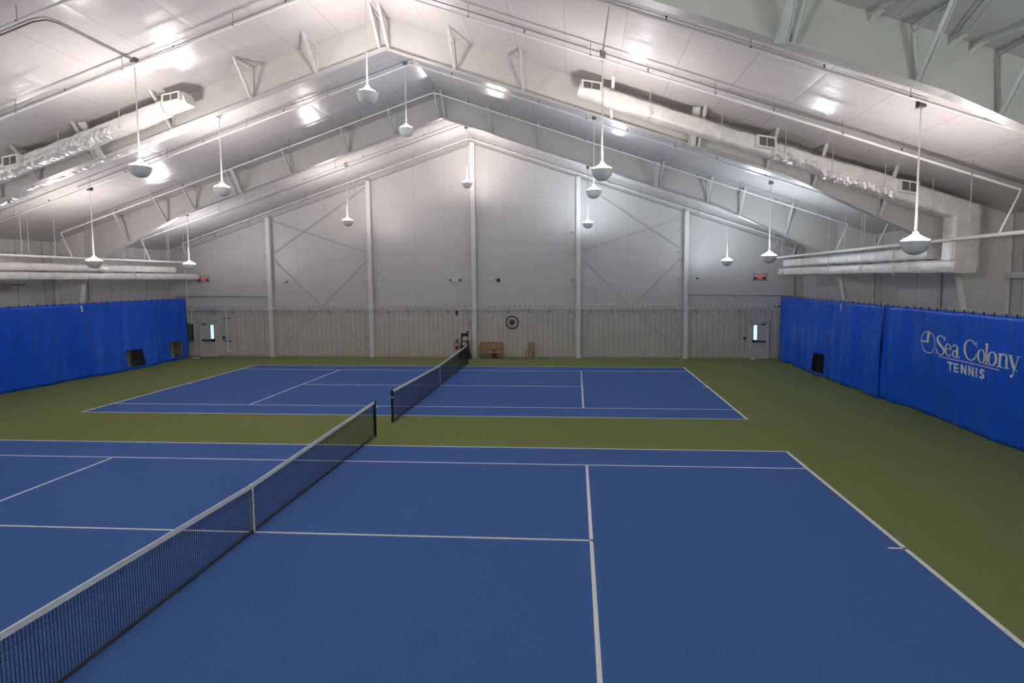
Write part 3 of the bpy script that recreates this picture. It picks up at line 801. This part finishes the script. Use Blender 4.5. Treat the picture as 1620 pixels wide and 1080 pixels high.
def exit_sign(x, z, label):
    t = thing('exit_sign', label, 'exit sign', (x, YW-.05, z-.1), 'lit exit signs in wire guards')
    MB().box((x-.19, YW-.07, z-.11), (x+.19, YW-.005, z+.11)).build('housing', M['whiteplastic'], t)
    MB().box((x-.165, YW-.076, z-.09), (x+.165, YW-.071, z+.09)).build('face', M['exitface'], t)
    m = MB()
    def fn(u, zz): return Vector((u, YW-.079, zz))
    def r2(p, w, sub=1): ribbon(m, p, w, fn, sub)
    for ch, xx, w in (('E', x-.145, .055), ('X', x-.07, .065), ('I', x+.02, .02), ('T', x+.065, .065)): sans(ch, xx, w, z-.06, z+.06, .016, r2)
    m.build('exit_lettering', M['whiteplastic'], t)
    for s_ in (-1, 1):
        MB().lathe([(.0, .0), (.06, .0), (.075, .06), (.07, .10), (0, .10)], (x+s_*.25, YW-.02, z-.06), 14, axis='y').build('emergency_lamp', M['darkmetal'], t, smooth=True)
    g = MB()
    for s_ in (-1, 1):
        for zz in (-.22, .22): g.tube([(x+s_*.36, YW-.01, z+zz), (x+s_*.36, YW-.15, z+zz*.8), (x-s_*.0, YW-.16, z+zz*.8)], .009, 5)
        g.tube([(x+s_*.36, YW-.15, z-.22), (x+s_*.36, YW-.15, z+.22)], .011, 5); g.tube([(x+s_*.12, YW-.16, z-.18), (x+s_*.12, YW-.16, z+.18)], .007, 5)
    g.build('wire_guard', M['darkmetal'], t)
exit_sign(-17.05, 4.84, 'red lit exit sign in a wire guard at the far left, above the corner door')
exit_sign(16.82, 4.80, 'red lit exit sign in a wire guard at the far right, above the corner door')

# emergency light, speakers, alarm, cameras
t = thing('emergency_light', 'white twin-head emergency light left of the middle wall column', 'emergency light', (-1.17, YW-.05, 4.62))
MB().box((-1.39, YW-.12, 4.63), (-.95, YW, 4.80)).build('battery_case', M['whiteplastic'], t)
for s_ in (-1, 1): MB().lathe([(0, 0), (.055, 0), (.065, .05), (.06, .1), (0, .1)], (-1.17+s_*.30, YW-.02, 4.70), 14, axis='y').build('lamp_head', M['darkmetal'], t, smooth=True)
tag(MB().lathe([(.0, 0), (.11, 0), (.11, .05), (.07, .1), (.0, .12)], (1.02, YW-.0, 4.74), 16, axis='y').build('wall_speaker', M['whiteplastic'], origin=(1.02, YW, 4.74), smooth=True), 'small white round wall device just right of the middle wall column', 'speaker')
t = thing('alarm_horn', 'dark fire alarm horn on the far wall right of the middle column', 'alarm', (1.43, YW-.04, 4.6))
MB().box((1.34, YW-.06, 4.58), (1.52, YW, 4.78)).build('back_box', M['darkred'], t)
MB().lathe([(0, 0), (.07, 0), (.08, .05), (0, .05)], (1.43, YW-.06, 4.68), 14, axis='y').build('horn', M['black'], t, smooth=True)
for x, z, lb in ((-11.73, 4.66, 'tiny white camera on the far wall right of the leftmost column'), (13.25, 4.75, 'tiny white camera on the far wall right of the rightmost column')):
    t = thing('security_camera', lb, 'camera', (x, YW-.05, z), 'small wall cameras')
    MB().box((x-.07, YW-.10, z+.02), (x+.07, YW, z+.08)).build('bracket', M['whiteplastic'], t)
    MB().lathe([(0, -.07), (.05, -.05), (.065, 0), (.065, .025), (0, .025)], (x, YW-.09, z), 14).build('dome', M['black'], t, smooth=True)
tag(MB().box((-1.19, yf-.03, 2.62), (-1.05, yf+.01, 2.86)).box((-1.17, yf-.035, 2.55), (-1.07, yf+.01, 2.63)).build('extinguisher_sign', M['darkred'], origin=(-1.12, yf, 2.74)), 'small dark red sign under the wall rail above the fire extinguisher', 'sign')
for x, lb in ((-15.9, 'small black door switch right of the far left door'), (16.02, 'small black door switch left of the far right door')):
    tag(MB().box((x-.07, yf-.04, 1.14), (x+.07, yf+.005, 1.27)).box((x-.03, yf-.08, 1.06), (x+.03, yf-.02, 1.2)).build('door_switch', M['black'], origin=(x, yf, 1.15)), lb, 'switch', 'switches by the doors')

# clock
t = thing('wall_clock', 'round wall clock with black rim and blue centre above the bench', 'clock', (2.25, YW-.06, 1.75))
cy_ = YW-.055
MB().lathe([(.0, 0), (.37, 0), (.40, .03), (.37, .06), (.335, .05), (.33, .03), (0, .03)], (2.25, cy_, 2.13), 40, axis='y').build('rim', M['black'], t, smooth=True)
MB().lathe([(.0, .033), (.335, .033), (.335, .036), (0, .036)], (2.25, cy_, 2.13), 40, axis='y').build('face', M['cream'], t)
MB().lathe([(.0, .037), (.17, .037), (.17, .041), (0, .041)], (2.25, cy_, 2.13), 32, axis='y').build('centre_disc', M['navy'], t)
m = MB()
for k in range(12):
    a = 2*PI*k/12; c_, s_ = math.cos(a), math.sin(a)
    m.bar((2.25+.20*c_, cy_-.040, 2.13+.20*s_), (2.25+.31*c_, cy_-.040, 2.13+.31*s_), .03, .004, up=(0,1,0))
m.build('hour_marks', M['darkwood'], t)
m = MB(); m.bar((2.25, cy_-.046, 2.13), (2.19, cy_-.046, 2.28), .02, .004, up=(0,1,0)); m.bar((2.25, cy_-.05, 2.13), (2.45, cy_-.05, 2.20), .014, .004, up=(0,1,0))
m.build('hands', M['black'], t)

# fire extinguisher
X, Y = -1.14, YW-.15
t = thing('fire_extinguisher', 'red fire extinguisher with white label hung on the far wall left of the middle column', 'fire extinguisher', (X, Y, .45))
MB().lathe([(0, .50), (.075, .50), (.085, .53), (.085, .88), (.07, .95), (.03, 1.0), (.03, 1.03), (0, 1.03)], (X, Y, 0), 18).build('cylinder', M['red'], t, smooth=True)
MB().lathe([(.0865, .72), (.0865, .88)], (X, Y, 0), 18).build('paper_label', M['whiteplastic'], t, smooth=True)
m = MB().box((X-.03, Y-.03, 1.02), (X+.03, Y+.03, 1.09)); m.bar((X, Y, 1.08), (X+.14, Y-.04, 1.13), .03, .02); m.bar((X, Y, 1.04), (X+.13, Y-.04, 1.05), .03, .015)
m.tube([(X-.03, Y, 1.05), (X-.12, Y-.02, 1.02), (X-.13, Y-.03, .8), (X-.1, Y-.03, .66)], .014, 6)
m.build('valve_and_hose', M['black'], t)
MB().box((X-.05, Y+.08, .6), (X+.05, YW-.05, 1.0)).build('wall_bracket', M['darkmetal'], t)

# bench
bx0, bx1, by = .30, 1.74, YW-.62
t = thing('bench', 'wooden garden bench with arms and slatted back against the far wall', 'bench', ((bx0+bx1)/2, by, 0))
for x in (bx0+.03, bx1-.03):
    MB().bar((x, by, 0), (x, by, .62), .06, .06, up=(1,0,0)).build('leg', M['wood'], t)
    MB().bar((x, by+.47, 0), (x, by+.53, .92), .06, .06, up=(1,0,0)).build('leg', M['wood'], t)
    MB().box((x-.045, by-.05, .62), (x+.045, by+.5, .66)).build('armrest', M['darkwood'], t)
m = MB()
for k in range(5): m.box((bx0+.02, by-.02+k*.095, .41), (bx1-.02, by+.06+k*.095, .44))
m.box((bx0+.03, by-.02, .33), (bx1-.03, by+.01, .41)); m.build('seat', M['wood'], t)
m = MB(); m.bar((bx0, by+.525, .90), (bx1, by+.525, .90), .05, .09); m.bar((bx0+.05, by+.48, .50), (bx1-.05, by+.48, .50), .04, .06)
k = bx0+.09
while k < bx1-.06: m.bar((k, by+.482, .5), (k, by+.52, .88), .055, .015, up=(0,1,0)); k += .066
m.build('backrest', M['wood'], t)
tag(MB().box((1.08, by+.06, .441), (1.31, by+.26, .475)).box((1.10, by+.075, .475), (1.27, by+.24, .49)).build('book', M['black'], origin=(1.2, by+.15, .44)), 'dark flat book lying on the bench seat', 'book')
t = thing('storage_box', 'dark maroon box standing on the floor under the bench', 'box', (1.19, by+.25, 0))
MB().box((1.07, by+.1, 0), (1.31, by+.42, .27)).build('box_body', M['maroon'], t)
MB().box((1.06, by+.09, .27), (1.32, by+.43, .31)).build('lid', M['darkred'], t)

# chair
cx0, cx1, cyy = 3.10, 3.62, YW-.60
t = thing('wooden_chair', 'wooden side chair turned slightly, standing alone against the far wall', 'chair', ((cx0+cx1)/2, cyy, 0))
for x, y, h in ((cx0+.03, cyy-.06, .44), (cx1-.12, cyy-.02, .44), (cx0+.16, cyy+.42, .44), (cx1-.03, cyy+.44, .44)):
    MB().bar((x, y, 0), (x, y, h), .045, .045, up=(1,0,0)).build('leg', M['darkwood'], t)
MB().add([(cx0, cyy-.1, .44), (cx1-.08, cyy-.06, .44), (cx1, cyy+.47, .44), (cx0+.13, cyy+.45, .44), (cx0, cyy-.1, .49), (cx1-.08, cyy-.06, .49), (cx1, cyy+.47, .49), (cx0+.13, cyy+.45, .49)],
         [(0,3,2,1),(4,5,6,7),(0,1,5,4),(1,2,6,5),(2,3,7,6),(3,0,4,7)]).build('seat', M['wood'], t)
m = MB(); m.bar((cx0+.155, cyy+.45, .49), (cx0+.155, cyy+.50, .96), .04, .04, up=(1,0,0)); m.bar((cx1-.02, cyy+.46, .49), (cx1-.02, cyy+.50, .96), .04, .04, up=(1,0,0))
m.box((cx0+.17, cyy+.475, .55), (cx1-.03, cyy+.50, .95)); m.build('backrest', M['wood'], t)

# umbrella-like scorer's stand behind the far net post
X, Y = -.52, YW-.75
t = thing('court_cart', 'black stand with dark green skirt and white basket behind the far net post', 'cart', (X, Y, 0))
m = MB()
for sx in (-1, 1):
    m.bar((X+sx*.30, Y-.18, .02), (X+sx*.17, Y, 1.05), .07, .06); m.bar((X+sx*.30, Y+.18, .02), (X+sx*.17, Y, 1.05), .07, .06)
m.bar((X-.17, Y, 1.0), (X-.17, Y, 1.50), .09, .05); m.bar((X+.17, Y, 1.0), (X+.17, Y, 1.66), .10, .05); m.box((X-.2, Y-.03, 1.36), (X+.2, Y+.03, 1.52))
m.bar((X-.2, Y, 1.48), (X+.2, Y, 1.48), .05, .10); m.bar((X-.2, Y, 1.05), (X+.2, Y, 1.05), .05, .05)
m.build('stand', M['black'], t)
m = MB(); m.add([(X-.33, Y-.2, .06), (X+.33, Y-.2, .06), (X+.33, Y+.2, .06), (X-.33, Y+.2, .06), (X-.20, Y-.08, .80), (X+.22, Y-.08, .80), (X+.22, Y+.08, .80), (X-.20, Y+.08, .80)],
      [(0,3,2,1),(4,5,6,7),(0,1,5,4),(1,2,6,5),(2,3,7,6),(3,0,4,7)]); m.build('skirt', M['bag'], t)
m = MB()
for z in (1.14, 1.22, 1.30): m.tube([(X-.12, Y-.1, z), (X+.34, Y-.12, z+.04), (X+.36, Y+.1, z+.04), (X-.12, Y+.1, z), (X-.12, Y-.1, z)], .014, 5)
for k in range(6): m.tube([(X-.10+k*.09, Y-.11, 1.12), (X-.06+k*.085, Y-.11, 1.34)], .012, 5)
m.build('basket', M['whiteplastic'], t)
MB().box((X-.13, Y-.08, .84), (X+.01, Y-.02, 1.02)).build('white_pad', M['whiteplastic'], t)

# white strips by the corners
tag(MB().box((-17.32, 22.40, 0), (-16.95, 22.60, .035)).box((-17.28, 22.43, .035), (-16.99, 22.57, .05)).build('floor_marker', M['whiteplastic'], origin=(-17.1, 22.5, 0)), 'flat white floor piece by the far left door', 'floor marker', 'white floor pieces by the corner doors')
tag(MB().lathe([(.0, 0), (.15, 0), (.15, .04), (.11, .065), (0, .07)], (16.42, 23.0, 0), 18).build('floor_marker', M['whiteplastic'], origin=(16.42, 23.0, 0), smooth=True), 'small round white floor piece by the far right door', 'floor marker', 'white floor pieces by the corner doors')

# electrical panel and conduits of the far left corner
t = thing('electrical_box', 'dark grey electrical box on the far wall beside the left curtain end', 'electrical box', (-18.08, YW-.1, 1.0))
MB().box((-18.3, YW-.2, 1.02), (-17.88, YW-.055, 2.05)).build('cabinet', M['darkmetal'], t)
MB().box((-18.27, YW-.215, 1.06), (-17.91, YW-.2, 2.01)).build('cover_door', M['conduit'], t)
def bend(pts, r=.25, n=5):
    out = [Vector(pts[0])]
    for a, b, c in zip(pts, pts[1:], pts[2:]):
        a, b, c = Vector(a), Vector(b), Vector(c); p = b+(a-b).normalized()*r; q = b+(c-b).normalized()*r
        for k in range(n+1):
            s_ = k/n; out.append(p*(1-s_)**2+b*2*s_*(1-s_)+q*s_**2)
    out.append(Vector(pts[-1])); return out
t = thing('door_conduit', 'white pipe looping over the far left door from the electrical box', 'conduit', (-15.65, YW-.12, .3))
MB().tube(bend([(-17.95, YW-.12, 2.05), (-17.95, YW-.12, 2.92), (-15.66, YW-.12, 2.92), (-15.66, YW-.12, .40)], .3), .045, 8).build('pipe', M['pipe'], t, smooth=True)
for z in (2.4, .95): MB().box((-15.86, YW-.10, z-.03), (-15.46, YW-.055, z+.03)).build('clamp', M['darkmetal'], t)
MB().box((-15.72, YW-.2, .28), (-15.52, YW-.056, .42)).build('pipe_end_box', M['whiteplastic'], t)
tag(MB().tube([(-18.15, YW-.14, 2.05), (-18.15, YW-.14, 5.6)], .04, 8).build('wall_pipe', M['pipe'], origin=(-18.15, YW-.14, 2.05), smooth=True), 'white upright pipe rising from the electrical box past the curtain end', 'pipe')
tag(MB().tube([(-18.9, YW-.08, 3.75), (-12.9, YW-.08, 3.75)], .02, 6).build('wall_pipe', M['conduit'], origin=(-12.9, YW-.08, 3.75)), 'thin level conduit on the far wall left of the leftmost column', 'pipe', 'level conduits on the far wall')
tag(MB().tube([(12.7, YW-.08, 3.78), (19.0, YW-.08, 3.68)], .02, 6).build('wall_pipe', M['conduit'], origin=(12.7, YW-.08, 3.78)), 'thin level conduit on the far wall right of the rightmost column', 'pipe', 'level conduits on the far wall')
tag(MB().tube([(18.75, YW-.3, 0), (18.75, YW-.3, 6.8)], .05, 8).build('corner_pipe', M['conduit'], origin=(18.75, YW-.3, 0), smooth=True), 'dark upright pipe in the far right corner above the curtain', 'pipe')

# side wall fittings
t = thing('strip_light', 'grey strip fixture on the right wall above the lettered curtain', 'strip fixture', (19.3, 7.2, 4.7))
MB().box((19.22, 6.0, 4.82), (19.348, 9.4, 4.88)).build('channel', M['pipe'], t)
MB().box((19.14, 7.3, 4.70), (19.24, 8.0, 4.82)).build('ballast_box', M['register'], t)
t = thing('junction_box', 'grey junction box with short conduit on the left wall below the ducts', 'junction box', (-19.3, 12.6, 4.4), 'boxes on the left wall')
MB().box((-19.34, 12.7, 4.42), (-19.16, 13.5, 4.70)).build('box_body', M['grille'], t)
MB().tube([(-19.25, 12.4, 4.6), (-19.25, 14.2, 4.6)], .025, 6).build('conduit_stub', M['darkmetal'], t)
t = thing('alarm_bell', 'dark red alarm bell on the left wall below the ducts', 'alarm', (-19.3, 16.9, 4.3))
MB().box((-19.353, 16.85, 4.36), (-19.26, 17.15, 4.6)).build('back_plate', M['darkred'], t)
o = MB().tube([(-19.27, 17.0, 4.48), (-19.2, 17.0, 4.48), (-19.16, 17.0, 4.48)], [.12, .11, .05], 16).build('gong', M['darkred'], t, smooth=True)
for y, side, lb in ((11.2, 1, 'dark upright seam conduit on the right wall above the middle curtain panel'), (17.6, -1, 'dark upright conduit on the left wall nearer the far corner')):
    tag(MB().tube([(side*19.31, y, 1.0), (side*19.31, y, 5.2)], .022, 6).build('wall_conduit', M['conduit'], origin=(side*19.31, y, 1.0)), lb, 'conduit')
rod('wall_brace_rod', (-19.2, 9.2, 3.0), (-19.2, 12.6, 4.9), .02, 'diagonal rod on the left wall at the picture edge under the ducts', 'bracing rod', None)

# ------------------------------------------------------------------ camera
yaw, pitch, roll = -.06439, -.07283, -.00504
f = Vector((math.sin(yaw)*math.cos(pitch), math.cos(yaw)*math.cos(pitch), math.sin(pitch)))
r = f.cross(Vector((0, 0, 1))).normalized(); u = r.cross(f)
c_, s_ = math.cos(roll), math.sin(roll)
r, u = c_*r+s_*u, -s_*r+c_*u
cd = bpy.data.cameras.new('camera'); cam = bpy.data.objects.new('camera', cd); C.objects.link(cam)
cam.matrix_world = Matrix(((r.x, u.x, -f.x, 6.08376), (r.y, u.y, -f.y, -9.75837), (r.z, u.z, -f.z, 4.74356), (0, 0, 0, 1)))
cd.sensor_fit = 'HORIZONTAL'; cd.sensor_width = 36; cd.lens = 874.57229*36/1620
cd.shift_x = -44.35384/1620; cd.shift_y = -35.08317/1620
cd.clip_start = .05; cd.clip_end = 200
S.camera = cam

w = bpy.data.worlds.new('world'); S.world = w; w.use_nodes = True
w.node_tree.nodes['Background'].inputs[0].default_value = (.5, .6, .7, 1); w.node_tree.nodes['Background'].inputs[1].default_value = .3
S.view_settings.view_transform = 'Standard'; S.view_settings.look = 'None'; S.view_settings.gamma = 1; S.view_settings.use_curve_mapping = False
S.view_settings.exposure = 1.9
S.cycles.use_denoising = True
S.cycles.max_bounces = 8; S.cycles.diffuse_bounces = 5; S.cycles.glossy_bounces = 3
S.cycles.adaptive_threshold = .03
S.cycles.sample_clamp_indirect = 6
